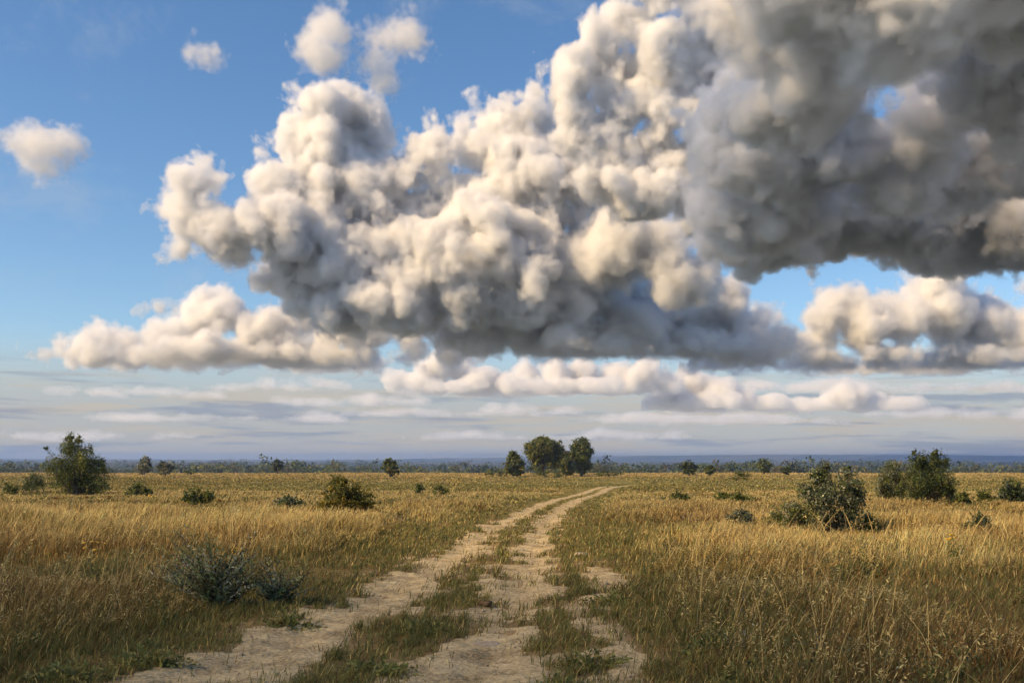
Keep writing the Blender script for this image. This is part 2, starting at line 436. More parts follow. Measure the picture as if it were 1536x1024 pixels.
def shoots(rng, base, tips, per, size, cols, start=.35):
    """upright leafy sprigs: leaves in pairs along curved shoots from base to tips"""
    base = np.asarray(base, float); tips = np.asarray(tips, float); n = len(tips)
    t = np.linspace(start, 1, per)[None, :, None] + rng.uniform(-.02, .02, (n, per, 1))
    mid = base * .5 + tips * .5; mid = mid + (tips - base) * np.array([-.22, -.22, .10])
    p = (1 - t) ** 2 * base[:, None] + 2 * t * (1 - t) * mid[:, None] + t ** 2 * tips[:, None]
    ax = (tips - base)[:, None] / (np.linalg.norm(tips - base, axis=1)[:, None, None] + 1e-9)
    d = rng.normal(0, 1, (n, per, 3)) * .75 + ax * .9; d /= np.linalg.norm(d, axis=2)[..., None]
    sd = np.cross(d, rng.normal(0, 1, (n, per, 3))); sd /= np.linalg.norm(sd, axis=2)[..., None] + 1e-9
    s = size * rng.uniform(.6, 1.3, (n, per, 1)) * (1.15 - .5 * t)
    V = np.stack([p, p + d * s * .55 + sd * s * .24, p + d * s * 1.1, p + d * s * .55 - sd * s * .24], 2).reshape(-1, 3)
    pal = np.array(cols); c = pal[rng.randint(0, len(pal), n)] * rng.lognormal(0, .25, (n, 1))
    K = np.repeat((c[:, None] * rng.lognormal(0, .2, (n, per, 1))).reshape(-1, 3), 4, 0)
    V[:, 2] = np.maximum(V[:, 2], .01)
    return V, np.arange(len(V)).reshape(-1, 4), np.clip(K, .005, .6)

DARKG = [(.075, .105, .035), (.105, .135, .045), (.145, .165, .055), (.065, .09, .035)]
OLIVEG = [(.135, .16, .04), (.18, .20, .05), (.10, .125, .035), (.23, .22, .06)]
GREYG = [(0.156, 0.174, 0.102), (0.228, 0.24, 0.156), (0.108, 0.126, 0.072), (0.3, 0.3, 0.192)]
YELG = [(.19, .165, .03), (.27, .21, .035), (.13, .135, .035), (.09, .10, .03)]
BLUEG = [(0.098, 0.126, 0.077), (0.14, 0.161, 0.098), (0.077, 0.098, 0.059)]

def plant(name, part, seed, box, lobes, n, size, cols, label, cat, group=None, trunk=None, base_y=None, stems=7, part2='stem', clump=.32, depth=.8):
    """box = photo pixels (x0, y0, x1, y1); lobes in box units: (u, v, ru, rv [, w]) with v up from the base"""
    rng = np.random.RandomState(seed)
    x0, y0, x1, y1 = box
    gx, gy, gz = ray((x0 + x1) / 2, y1)
    s = gy / F
    wx = (x1 - x0) * s; hz = (y1 - y0) * s
    root = empty(name, (gx, gy, gz), label, cat, group)
    PLANTS.append((gx, gy, max(wx * .5, .3)))
    L = []
    for lb in lobes:
        u, v, ru, rv = lb[:4]; dep = lb[4] if len(lb) > 4 else rng.uniform(-.25, .25)
        rx, rz = ru * wx, rv * hz
        L.append((u * wx, dep * wx * depth, v * hz, rx, (rx + rz) * .5 * depth, rz))
    tb = Tubes()
    if trunk:
        th, tr = trunk[0] * hz, trunk[1] * wx
        nlean = rng.normal(0, .04 * wx, 2)
        top = np.array([nlean[0], nlean[1], th])
        tb.add([(0, 0, -.15 * th), (0, 0, .02 * th), tuple(top * .5 + rng.normal(0, .01 * wx, 3)), tuple(top)], [tr * 1.5, tr * 1.15, tr * .85, tr * .7], 8)
        for q in L:
            e = np.array(q[:3]) + rng.normal(0, .1, 3) * q[3]
            mid = top * .55 + e * .45 + np.array([0, 0, -.06 * hz])
            tb.add([top * .93, mid, e], [tr * .55, tr * .3, tr * .08], 6)
    for k in range(stems):
        q = L[rng.randint(len(L))]
        e = np.array(q[:3]) + rng.normal(0, .45, 3) * np.array(q[3:])
        e[2] = max(e[2], .1 * hz)
        b = np.array([rng.normal(0, .05 * wx), rng.normal(0, .05 * wx), -.05])
        mid = b * .45 + e * .55 + rng.normal(0, .06, 3) * wx
        r = max(.012 * hz, .012)
        tb.add([b, mid, e], [r, r * .65, r * .2], 5)
    tb.build(part2 if not trunk else 'trunk', M_bark, root)
    V, Q, K = foliage(rng, L, n, size, cols, clump)
    # loose sprays that break the outline
    m = max(20, n // 14)
    V2, Q2, K2 = foliage(rng, [(q[0], q[1], q[2] + q[5] * .15, q[3] * 1.22, q[4] * 1.2, q[5] * 1.25) for q in L], m, size * .85, cols, .12)
    V = np.concatenate([V, V2]); Q = np.concatenate([Q, Q2 + len(Q) * 4]); K = np.concatenate([K, K2])
    if not trunk:
        ns = 34 if n > 3000 else 16
        li = rng.choice(len(L), ns)
        la = np.array(L)
        dv = rng.normal(0, 1, (ns, 3)); dv[:, 2] = np.abs(dv[:, 2]) + .7; dv /= np.linalg.norm(dv, axis=1)[:, None]
        tips = la[li, :3] + dv * la[li, 3:] * rng.uniform(1.05, 1.55, (ns, 1))
        b0 = la[li, :3] * np.array([.6, .6, .35])
        V3, Q3, K3 = shoots(rng, b0, tips, 26, size * 1.15, cols, .4)
        V = np.concatenate([V, V3]); Q = np.concatenate([Q, Q3 + len(Q) * 4]); K = np.concatenate([K, K3])
    V[:, 2] += H(gx + V[:, 0], gy + V[:, 1]) - gz
    mk(part, V, Q, mat=M_leaf, cols=K, parent=root)
    return root

def build_undergrowth():
    rng = np.random.RandomState(61); P = Pool()
    for y0, y1, dens, sz in ((3.8, 9, 9, .045), (9, 18, 5.5, .05), (18, 36, 1.6, .075), (36, 80, .35, .13)):
        x, y = scatter(rng, y0, y1, dens)
        k = (tallness(x, y) > .25) & (bare(x, y) < -.1) & (fbm(x / 2.6, y / 3.1, 111) + rng.normal(0, .05, len(x)) > .53)
        x, y = x[k], y[k]
        for px, py in zip(x, y):
            n = rng.randint(4, 9); h = rng.uniform(.16, .42) * (1 if y0 < 18 else .8); z = float(H(px, py))
            tips = np.stack([rng.normal(0, .16, n), rng.normal(0, .16, n), h * rng.uniform(.5, 1.1, n)], 1)
            pal = [(.13, .14, .04), (.18, .17, .05), (.09, .10, .035)] if rng.rand() < .62 else [(.20, .11, .03), (.26, .15, .035), (.13, .075, .03)] if rng.rand() < .7 else [(.24, .24, .16), (.18, .19, .12)]
            V, Q, K = shoots(rng, np.zeros((n, 3)) + rng.normal(0, .03, (n, 3)) * [1, 1, 0], tips, 9, sz, pal, .1)
            P.add(V + [px, py, z], Q, None, K)
    tag(P.build('undergrowth', M_leaf), 'mixed green and rusty low herbs growing through the dry hay', 'undergrowth', kind='stuff')

def build_plants():
    # --- nearer shrubs, from the west side across to the east
    plant('bush', 'foliage', 101, (66, 650, 166, 743),
          [(-.10, .78, .18, .20), (-.05, .55, .26, .24), (.20, .62, .14, .2), (-.22, .40, .20, .26), (.12, .34, .32, .30), (-.02, .18, .40, .2), (.36, .15, .14, .13), (.26, .48, .14, .14), (-.16, .93, .07, .07), (-.40, .74, .05, .05), (.03, .90, .07, .06)],
          17000, .125, DARKG + OLIVEG, 'tall ragged dark green bush standing highest on the west side of the meadow', 'bush', stems=16)
    plant('shrub', 'foliage', 102, (26, 705, 72, 740), [(0, .45, .34, .42), (-.25, .3, .2, .28), (.25, .35, .2, .3)], 1600, .13, DARKG + BLUEG, 'small dark shrub huddled just west of the tall ragged bush', 'shrub')
    plant('shrub', 'foliage', 103, (0, 722, 30, 742), [(0, .45, .4, .4), (.3, .3, .25, .25)], 700, .13, OLIVEG + DARKG, 'tiny low olive shrub at the very west edge of the field', 'shrub')
    plant('shrub', 'foliage', 104, (188, 720, 228, 746), [(.05, .5, .28, .42), (-.28, .28, .22, .25), (.3, .3, .2, .25)], 1300, .12, DARKG + OLIVEG, 'small rounded dark shrub in the grass just east of the tall ragged bush', 'shrub')
    plant('shrub', 'foliage', 105, (272, 729, 326, 758), [(-.1, .5, .25, .4), (.2, .45, .26, .38), (-.35, .3, .16, .25)], 1500, .11, OLIVEG + DARKG, 'low spreading olive shrub alone in bright straw grass', 'shrub')
    plant('shrub', 'foliage', 106, (408, 740, 460, 768), [(0, .45, .3, .4), (-.3, .35, .2, .3), (.32, .3, .2, .26)], 1500, .10, GREYG + DARKG, 'low grey green shrub beside the yellowing bush', 'shrub')
    plant('bush', 'foliage', 107, (478, 715, 568, 772), [(-.12, .62, .24, .36), (.12, .45, .28, .34), (-.28, .3, .2, .28), (.36, .25, .15, .2), (-.05, .2, .4, .2), (-.1, .85, .1, .14)], 4600, .10, YELG, 'rounded bush with yellowing leaves standing west of the track', 'bush', stems=10)
    plant('shrub', 'foliage', 108, (618, 727, 638, 742), [(0, .5, .4, .45)], 380, .14, DARKG, 'tiny dark shrub, western one of two beside each other in the mid field', 'shrub')
    plant('shrub', 'foliage', 109, (647, 727, 674, 743), [(-.15, .5, .3, .4), (.25, .35, .25, .3)], 480, .14, OLIVEG, 'tiny olive shrub, eastern one of two beside each other in the mid field', 'shrub')
    # east of the track
    plant('shrub', 'foliage', 110, (998, 737, 1034, 755), [(0, .5, .35, .4), (.3, .35, .2, .3)], 700, .13, OLIVEG + DARKG, 'low olive shrub, western of two flat ones in the middle distance', 'shrub')
    plant('shrub', 'foliage', 111, (1070, 737, 1124, 754), [(-.2, .5, .3, .4), (.2, .45, .3, .4)], 900, .13, OLIVEG, 'low wide olive shrub, eastern of two flat ones in the middle distance', 'shrub')
    plant('shrub', 'foliage', 112, (1086, 762, 1134, 796), [(0, .5, .3, .42), (-.28, .35, .22, .3), (.26, .35, .22, .32)], 3600, .055, GREYG + BLUEG, 'small grey green shrub west of the silvery bush', 'shrub')
    plant('bush', 'foliage', 113, (1196, 690, 1302, 802),
          [(-.10, .80, .19, .15), (.18, .74, .17, .16), (0, .58, .36, .22), (.24, .42, .24, .26), (-.22, .40, .24, .26), (.05, .2, .40, .2), (-.32, .60, .14, .14), (.36, .56, .12, .14), (-.08, .93, .07, .07), (.22, .90, .06, .07)],
          9500, .055, GREYG + DARKG + [(.05, .06, .035)], 'tall silvery grey green bush rising above the golden grass', 'bush', stems=18)
    plant('shrub', 'foliage', 114, (1150, 746, 1226, 800), [(-.1, .5, .3, .36), (.2, .55, .24, .34), (-.3, .3, .2, .26), (.2, .2, .3, .2)], 5000, .05, OLIVEG + GREYG, 'wide olive shrub leaning against the silvery bush', 'shrub', stems=9)
    plant('shrub', 'foliage', 115, (1290, 768, 1322, 803), [(-.1, .45, .34, .4), (.25, .3, .22, .26)], 2600, .05, DARKG + OLIVEG, 'low dark shrub at the shaded east foot of the silvery bush', 'shrub')
    plant('bush', 'foliage', 116, (1346, 674, 1424, 759),
          [(-.08, .80, .20, .16), (.26, .78, .20, .17), (.1, .60, .38, .24), (.3, .42, .22, .26), (-.14, .42, .26, .26), (.08, .2, .40, .2), (.42, .22, .12, .16), (-.18, .93, .05, .07), (.2, .94, .06, .05)],
          14000, .085, DARKG + [(.06, .075, .025)], 'big dark green bush behind the silvery bush', 'bush', stems=14)
    plant('bush', 'foliage', 117, (1308, 690, 1362, 757), [(.0, .66, .28, .26), (-.18, .42, .26, .28), (.2, .4, .26, .28), (0, .2, .42, .2), (.1, .88, .1, .12)], 7500, .085, OLIVEG + GREYG, 'lighter olive bush growing into the west side of the big dark bush', 'bush', stems=9)
    plant('shrub', 'foliage', 118, (1428, 737, 1462, 756), [(0, .45, .4, .4)], 600, .13, DARKG + OLIVEG, 'low flat dark shrub east of the big dark bush, western of two', 'shrub')
    plant('shrub', 'foliage', 119, (1464, 735, 1496, 755), [(0, .45, .4, .4)], 600, .13, OLIVEG, 'low flat olive shrub east of the big dark bush, eastern of two', 'shrub')
    plant('shrub', 'foliage', 120, (1494, 716, 1546, 757), [(0, .45, .34, .42), (-.28, .3, .2, .28), (.25, .4, .2, .34)], 1700, .13, DARKG + BLUEG, 'dark rounded shrub cut by the east edge of the view', 'shrub')
    plant('shrub', 'foliage', 121, (1436, 768, 1494, 810), [(0, .45, .3, .42), (-.28, .3, .2, .28), (.28, .35, .2, .3)], 4200, .05, BLUEG + DARKG, 'dark bluish shrub half sunk in the eastern golden grass', 'shrub')
    # foreground sage
    def sprig_plant(name, seed, box, ns, per, size, cols, label, cat, group=None, spread=1.0, start=.2, stem=True):
        rng = np.random.RandomState(seed); x0, y0, x1, y1 = box
        gx, gy, gz = ray((x0 + x1) / 2, y1); k = gy / F; wx = (x1 - x0) * k; hz = (y1 - y0) * k
        root = empty(name, (gx, gy, gz), label, cat, group); PLANTS.append((gx, gy, wx * .5))
        az = rng.rand(ns) * 2 * math.pi; rr = np.sqrt(rng.rand(ns)) * spread
        tips = np.stack([np.cos(az) * rr * wx * .52, np.sin(az) * rr * wx * .4, hz * np.clip(1.02 - .62 * rr ** 1.6, .15, 1.1) * rng.uniform(.6, 1.08, ns)], 1)
        if stem and ns > 60:
            nh = 7; hc = np.stack([np.linspace(-.46, .46, nh) * wx, rng.uniform(-.25, .25, nh) * wx], 1); hh = rng.uniform(.72, 1.1, nh); q = rng.randint(0, nh, ns)
            tips[:, 0] = tips[:, 0] * .42 + hc[q, 0]; tips[:, 1] = tips[:, 1] * .42 + hc[q, 1]; tips[:, 2] *= hh[q]
        base = np.stack([np.cos(az) * rr * wx * .16, np.sin(az) * rr * wx * .14, np.zeros(ns) - .01], 1)
        V, Q, K = shoots(rng, base, tips, per, size, cols, start)
        V[:, 2] += H(gx + V[:, 0], gy + V[:, 1]) - gz
        mk('foliage', V, Q, mat=M_leaf, cols=K, parent=root)
        if stem:
            tb = Tubes()
            for i in range(0, ns, 4):
                m_ = base[i] * .5 + tips[i] * .5 + (tips[i] - base[i]) * np.array([-.11, -.11, .05])
                tb.add([base[i] - [0, 0, .03], m_, tips[i]], [.007, .005, .002], 4)
            tb.build('stem', M_bark, root)
        return root
    sage = [tuple(min(v * 1.5, .4) for v in q) for q in [(.20, .235, .10), (.27, .29, .14), (.16, .19, .075), (.32, .33, .19)]] + [(.16, .12, .06), (.10, .12, .07), (.07, .085, .045), (.05, .06, .03)]
    sprig_plant('sagebrush', 122, (256, 782, 400, 908), 200, 28, .05, sage, 'grey green sagebrush in the shaded foreground grass', 'sagebrush', start=.12)
    sprig_plant('sagebrush', 123, (376, 822, 466, 904), 75, 22, .046, sage, 'smaller sagebrush next to the track verge', 'sagebrush', start=.12)
    weeds = [(846, 950, 930, 1000, 'green weed tuft between the bare patches east of the ruts'),
             (790, 985, 880, 1050, 'nearest green weed tuft, on the strip just east of the ruts'),
             (520, 965, 610, 1010, 'broad low weed tuft on the grass strip between the near ruts'),
             (585, 905, 670, 950, 'olive weed tuft on the strip between the ruts, behind the broad low one'),
             (1030, 905, 1110, 985, 'dark green weed tuft at the foot of the eastern hay'),
             (1075, 955, 1180, 1030, 'large dark weed tuft in the shaded eastern corner grass'),
             (405, 890, 470, 940, 'weed tuft on the verge under the smaller sagebrush'),
             (180, 925, 270, 1000, 'dark weed tuft in the deep shaded western grass'),
             (60, 950, 150, 1020, 'dark weed tuft nearest the western corner'),
             (880, 865, 940, 905, 'small weed tuft on the eastern verge near a pale stone')]
    for i, (x0, y0, x1, y1, lab) in enumerate(weeds):
        sprig_plant('weed', 140 + i, (x0 - 8, y0 + (y1 - y0) * .42, x1 + 8, y1), 55, 11, .055, [(.17, .18, .05), (.22, .22, .07), (.13, .145, .045), (.28, .24, .08)], lab, 'weed', 'weeds along the track', 1.35, .1, False)
    ym, nt, N, Lk = new_mat('yellow_petals'); bs = N.new('ShaderNodeBsdfPrincipled'); bs.inputs['Base Color'].default_value = (.62, .36, .02, 1); bs.inputs['Roughness'].default_value = .7
    nz = N.new('ShaderNodeTexNoise'); nz.inputs['Scale'].default_value = 40; cr = N.new('ShaderNodeValToRGB'); cr.color_ramp.elements[0].color = (.45, .22, .01, 1); cr.color_ramp.elements[1].color = (.75, .5, .05, 1)
    Lk.new(nz.outputs[0], cr.inputs[0]); Lk.new(cr.outputs[0], bs.inputs['Base Color']); mo = N.new('ShaderNodeOutputMaterial'); Lk.new(bs.outputs[0], mo.inputs[0])
    for i, (x0, y0, x1, y1, lab) in enumerate([(125, 812, 165, 880, 'yellow wildflower standing in the western hay'), (345, 822, 372, 880, 'yellow wildflower growing out beside the grey green sagebrush'),
                                               (1415, 800, 1450, 850, 'yellow wildflower below the dark bluish shrub in the eastern hay'), (208, 742, 232, 764, 'far yellow wildflower near the small rounded dark shrub')]):
        r = sprig_plant('wildflower', 160 + i, (x0, y0, x1, y1), 16, 12, .05, OLIVEG, lab, 'wildflower', None, 1.0, .1)
        rng = np.random.RandomState(170 + i); k = r.location[1] / F; hz = (y1 - y0) * k; wx = (x1 - x0) * k
        for q in range(7):
            c = np.array([rng.uniform(-.4, .4) * wx, rng.uniform(-.3, .3) * wx, hz * rng.uniform(.8, 1.05)]); R = max(.03, 1.6 * k) * rng.uniform(.8, 1.3)
            a = np.arange(9) * 2 * math.pi / 9
            P1 = c + np.stack([np.cos(a) * R, np.sin(a) * R * .8, .25 * R * np.sin(a * 3)], 1); P0 = c + np.array([0, 0, -.5 * R]); P2 = c + np.array([0, 0, .3 * R])
            Vb = np.concatenate([P1, [P0], [P2]]); ii = np.arange(9)
            Tb = np.concatenate([np.stack([ii, (ii + 1) % 9, np.full(9, 10)], 1), np.stack([(ii + 1) % 9, ii, np.full(9, 9)], 1)])
            mk('blossom', Vb, None, Tb, mat=ym, parent=r)

    # --- tree clump beside the bend of the track
    g = 'trees of the clump by the track'
    plant('tree', 'crown', 201, (786, 655, 846, 714),
          [(0, .74, .30, .22), (-.30, .66, .20, .20), (.28, .66, .22, .22), (-.05, .90, .22, .12), (.12, .48, .26, .2), (-.18, .48, .18, .16), (.22, .36, .2, .18), (-.2, .28, .14, .14)],
          12000, .62, OLIVEG + [(.12, .115, .03)], 'broad crowned olive tree, biggest of the clump at the track bend', 'tree', g, trunk=(.42, .035), stems=0)
    plant('tree', 'crown', 202, (854, 656, 890, 714), [(0, .78, .36, .2), (.15, .60, .34, .2), (-.2, .66, .26, .2), (0, .42, .34, .2), (.1, .25, .34, .18)], 9000, .62, OLIVEG + DARKG, 'tall narrow olive tree at the east end of the clump', 'tree', g, trunk=(.36, .05), stems=0)
    plant('tree', 'crown', 203, (756, 677, 787, 714), [(-.05, .68, .3, .28), (.2, .48, .3, .26), (-.2, .4, .28, .26), (0, .2, .4, .18), (-.1, .92, .1, .1)], 5500, .58, OLIVEG + DARKG, 'small bushy tree at the west end of the clump', 'tree', g, trunk=(.3, .045), stems=0)
    plant('tree', 'crown', 204, (838, 676, 862, 713), [(0, .7, .38, .26), (0, .42, .42, .3), (.1, .2, .42, .2)], 5200, .6, DARKG + OLIVEG, 'short dark tree squeezed between the two tall ones of the clump', 'tree', g, trunk=(.3, .06), stems=0)
    plant('shrub', 'foliage', 205, (724, 703, 764, 715), [(-.2, .5, .28, .4), (.2, .45, .3, .4)], 700, .32, OLIVEG + DARKG, 'low scrub at the west foot of the tree clump', 'shrub')
    plant('shrub', 'foliage', 206, (888, 704, 934, 715), [(-.2, .5, .28, .4), (.22, .4, .28, .35)], 700, .32, DARKG, 'low dark scrub at the east foot of the tree clump', 'shrub')
    plant('shrub', 'foliage', 207, (800, 702, 850, 716), [(-.25, .45, .28, .4), (.2, .45, .3, .4)], 800, .32, DARKG + OLIVEG, 'low scrub under the biggest tree of the clump', 'shrub')

    # --- scattered trees far across the field
    g = 'scattered trees across the field'
    far = [
        ((205, 682, 228, 712), GREYG, 'grey green lone tree far off beside a rounder bushy one'),
        ((234, 690, 262, 713), BLUEG + GREYG, 'round bushy bluish tree far off beside a grey green one'),
        ((332, 683, 358, 707), BLUEG + GREYG, 'round crowned tree far off west, alone at the field edge'),
        ((406, 687, 426, 710), BLUEG, 'slim bluish tree far off, midway along the western field edge'),
        ((492, 689, 512, 706), BLUEG, 'small hazy tree far off before the western woods'),
        ((571, 684, 600, 715), OLIVEG + DARKG, 'olive tree with a shaded east side, alone mid field west of the clump'),
        ((550, 690, 574, 706), BLUEG, 'hazy dark tree just behind the lone olive tree'),
        ((1018, 689, 1050, 713), BLUEG + DARKG, 'wide dark tree east of the clump beside a smaller green one'),
        ((1054, 696, 1074, 713), DARKG + OLIVEG, 'smaller green tree beside the wide dark one east of the clump'),
        ((1134, 686, 1158, 711), BLUEG + DARKG, 'upright dark tree at the field edge above the yellow mound shrub'),
        ((1170, 699, 1188, 712), DARKG, 'little dark tree next to the upright one at the field edge'),
    ]
    for i, (bx, cols, lab) in enumerate(far):
        r = np.random.RandomState(300 + i)
        lob = [(r.uniform(-.08, .08), .74, .30, .22), (-.24, .58, .24, .22), (.24, .56, .24, .22), (0, .42, .38, .22), (r.uniform(-.15, .15), .24, .34, .18)]
        plant('tree', 'crown', 310 + i, bx, lob, 2200, .5, cols, lab, 'tree', g, trunk=(.32, .05), stems=0)
    plant('shrub', 'foliage', 330, (1092, 707, 1128, 722), [(-.1, .5, .3, .42), (.2, .5, .26, .4)], 900, .22, YELG + OLIVEG, 'yellowish mound shaped shrub out in the eastern field', 'shrub')
    plant('shrub', 'foliage', 331, (272, 704, 296, 713), [(0, .45, .4, .4)], 300, .3, DARKG, 'small dark scrub patch at the western field edge', 'shrub')

# ------------------------------------------------------------------ far woods and hills
def build_far():
    rng = np.random.RandomState(40)
    def wood(name, y0, y1, n, hm, cols, label, quads, xs=.62, seed=0):
        P = Pool(); r = np.random.RandomState(seed)
        for k in range(n):
            y = r.uniform(y0, y1); x = r.uniform(-xs, xs) * y
            if fbm(np.array([x / (y0 * .12)]), np.array([y / y0]), 5 + seed)[0] < .33: continue
            h = hm * r.uniform(.6, 1.25) * (.45 + 1.15 * float(fbm(np.array([x / (y0 * .05)]), np.array([y / y0 * 3]), 9 + seed)[0])); w = h * r.uniform(.35, .75)
            L = [(0, 0, h * .6, w, w, h * .36), (w * .5, 0, h * .4, w * .7, w * .7, h * .3), (-w * .5, 0, h * .38, w * .7, w * .7, h * .32), (0, 0, h * .2, w * .9, w * .9, h * .22)]
            c = cols[r.randint(len(cols))]
            V, Q, K = foliage(r, L, quads, h * .16, [c, tuple(np.array(c) * .8)], .4)
            V = V + np.array([x, y, float(H(x, y))])
            P.add(V, Q, None, K)
        return tag(P.build(name, M_leaf), label, 'woods', kind='stuff')
    A = DARKG + BLUEG + OLIVEG + [(.17, .13, .035), (.20, .15, .04), (.12, .10, .03)]
    wood('distant_woods', 760, 1250, 1300, 11.5, A, 'broken band of woodland beyond the field edge', 110, seed=1)
    wood('distant_woods', 2200, 3100, 1300, 19, DARKG + BLUEG, 'bluish band of far woodland under the hills', 60, seed=2)
    # hills: crest height above eye level, in photo pixels, across the view
    def ridge(name, y0, depth, prof, cols, label, seed):
        px = np.arange(-500, 2100, 6.0)
        crest = np.interp(px, [p[0] for p in prof], [p[1] for p in prof]) + (fbm(px / 60, px * 0, seed) - .5) * 2.6 + (fbm(px / 13, px * 0, seed + 1) - .5) * .8
        t = np.linspace(0, 1, 26)
        yy = y0 + depth * t
        X = (px - 768)[None] / F * (y0 + depth * .5) * np.ones((len(t), 1)); Y = yy[:, None] * np.ones((1, len(px)))
        top = EYE + crest / F * (y0 + depth * .5)
        base = -40
        prof_t = np.sin(np.pi * np.clip(t, 0, 1)) ** .8
        Z = base + (top - base)[None] * prof_t[:, None] + (fbm(X / 500, Y / 500, seed + 3) - .5) * 12 * prof_t[:, None] * (1 - prof_t[:, None])
        n, k = X.shape
        i = np.arange(n - 1)[:, None] * k + np.arange(k - 1)[None]
        Q = np.stack([i, i + 1, i + k + 1, i + k], -1).reshape(-1, 4)
        x, y = X.ravel(), Y.ravel()
        w = sstep(.45, .62, fbm(x / 420, y / 260, seed + 7))[:, None]
        c = np.array(cols[0]) * (1 - w) + np.array(cols[1]) * w
        return tag(mk(name, np.stack([x, y, Z.ravel()], 1), Q, mat=M_hill, cols=c, smooth=True), label, 'hills', kind='structure')
    ridge('hills', 8200, 2600, [(-500, 2), (0, 2.2), (300, 1.2), (480, .6), (600, 2), (760, 4), (900, 6), (1020, 7), (1150, 9), (1290, 8.5), (1400, 9.0), (1536, 6.5), (2100, 4)],
          [(.03, .045, .025), (.12, .11, .06)], 'long low blue hills along the horizon', 401)
    ridge('hills', 5000, 1500, [(-500, -1), (0, -.6), (250, -1), (600, -2.5), (1000, -2.5), (1300, -1), (1536, -1.5), (2100, -2)],
          [(.03, .042, .022), (.10, .09, .05)], 'low wooded rise in front of the blue hills', 431)

# ------------------------------------------------------------------ stones on the track
def stone(name, seed, px, py, w, d, h, mat, label, cat='stone', group=None):
    rng = np.random.RandomState(seed)
    x, y, z = ray(px, py)
    import bmesh
    bm = bmesh.new(); bmesh.ops.create_icosphere(bm, subdivisions=4, radius=1)
    ph = rng.rand(6, 3) * 6; fr = rng.uniform(1, 3.2, (6, 3))
    for v in bm.verts:
        c = np.array(v.co)
        f = 1 + .10 * sum(math.sin(fr[k] @ c + ph[k, 0]) for k in range(6)) / 2
        c = c * f; c[2] = np.clip(c[2], -.8, .8)
        v.co = (c[0] * w / 2, c[1] * d / 2, c[2] * h)
    me = bpy.data.meshes.new(name); bm.to_mesh(me); bm.free()
    me.polygons.foreach_set('use_smooth', np.ones(len(me.polygons), bool))
    me.materials.append(mat)
    o = bpy.data.objects.new(name, me); C.objects.link(o); o.location = (x, y, z + h * .28 + .01); o.rotation_euler = (rng.normal(0, .06), rng.normal(0, .06), rng.rand() * 6)
    return tag(o, label, cat, group)

def build_stones():
    stone('flat_stone', 1, 733, 968, .30, .22, .02, M_stone, 'flat pale slab stone set in the track between the ruts')
    stone('stone', 3, 728, 908, .20, .14, .05, M_clod, 'dark earthy stone at the edge of the grass strip')
    stone('stone', 6, 872, 833, .30, .26, .05, M_stone, 'pale flat stone in the grass east of the track')
    # loose grit
    rng = np.random.RandomState(9); P = Pool()
    x, y = scatter(rng, 3.6, 22, 26, 0)
    k = bare(x, y) > .05; x, y = x[k], y[k]; n = len(x)
    z = H(x, y) + .012; s = rng.uniform(.006, .018, n) * rng.lognormal(0, .4, n)
    o6 = np.array([(1, 0, 0), (-1, 0, 0), (0, 1, 0), (0, -1, 0), (0, 0, .7), (0, 0, -.7)], float)
    V = (np.stack([x, y, z], 1)[:, None] + (o6[None] * rng.uniform(.6, 1.3, (n, 6, 1))) * s[:, None, None]).reshape(-1, 3)
    t8 = np.array([(0, 2, 4), (2, 1, 4), (1, 3, 4), (3, 0, 4), (2, 0, 5), (1, 2, 5), (3, 1, 5), (0, 3, 5)])
    T = (np.arange(n)[:, None, None] * 6 + t8[None]).reshape(-1, 3)
    tag(mk('pebbles', V, None, T, mat=M_stone), 'loose pebbles and grit on the sandy track', 'pebbles', kind='stuff')

# ------------------------------------------------------------------ clouds
def cloud_mat(name, dens, veil):
    """water droplets: a scattering volume under the thinnest of veils"""
    m, nt, N, L = new_mat(name)
    v = N.new('ShaderNodeVolumePrincipled'); v.inputs['Color'].default_value = (1, 1, 1, 1); v.inputs['Density'].default_value = dens
    v.inputs['Anisotropy'].default_value = .2
    tc = N.new('ShaderNodeTexCoord'); nz = N.new('ShaderNodeTexNoise'); nz.inputs['Scale'].default_value = .01; nz.inputs['Detail'].default_value = 4
    mr = N.new('ShaderNodeMapRange'); mr.inputs[1].default_value = .4; mr.inputs[2].default_value = .7; mr.inputs[4].default_value = .03
    a = N.new('ShaderNodeBsdfTranslucent'); a.inputs['Color'].default_value = (.95, .95, .95, 1)
    t = N.new('ShaderNodeBsdfTransparent'); mt = N.new('ShaderNodeMixShader')
    L.new(tc.outputs['Object'], nz.inputs['Vector']); L.new(nz.outputs[0], mr.inputs[0])
    L.new(mr.outputs[0], mt.inputs[0]); L.new(t.outputs[0], mt.inputs[1]); L.new(a.outputs[0], mt.inputs[2])
    out = N.new('ShaderNodeOutputMaterial'); L.new(v.outputs[0], out.inputs['Volume'])
    if veil: L.new(mt.outputs[0], out.inputs['Surface'])
    return m

def noise3(shape, cell, rng):
    """signed smooth lattice noise on a voxel grid, cell = lattice step in voxels per axis"""
    cell = np.broadcast_to(np.asarray(cell, float), (3,))
    lat = rng.uniform(-1, 1, tuple(int(math.ceil(n / c)) + 3 for n, c in zip(shape, cell))).astype(np.float32)
    for ax in range(3):
        t = (np.arange(shape[ax]) / cell[ax] + rng.rand()).astype(np.float32)
        i = np.floor(t).astype(int); f = t - i; f = f * f * (3 - 2 * f)
        sh = [1, 1, 1]; sh[ax] = -1; f = f.reshape(sh).astype(np.float32)
        lat = np.take(lat, i, ax) * (1 - f) + np.take(lat, i + 1, ax) * f
    return lat

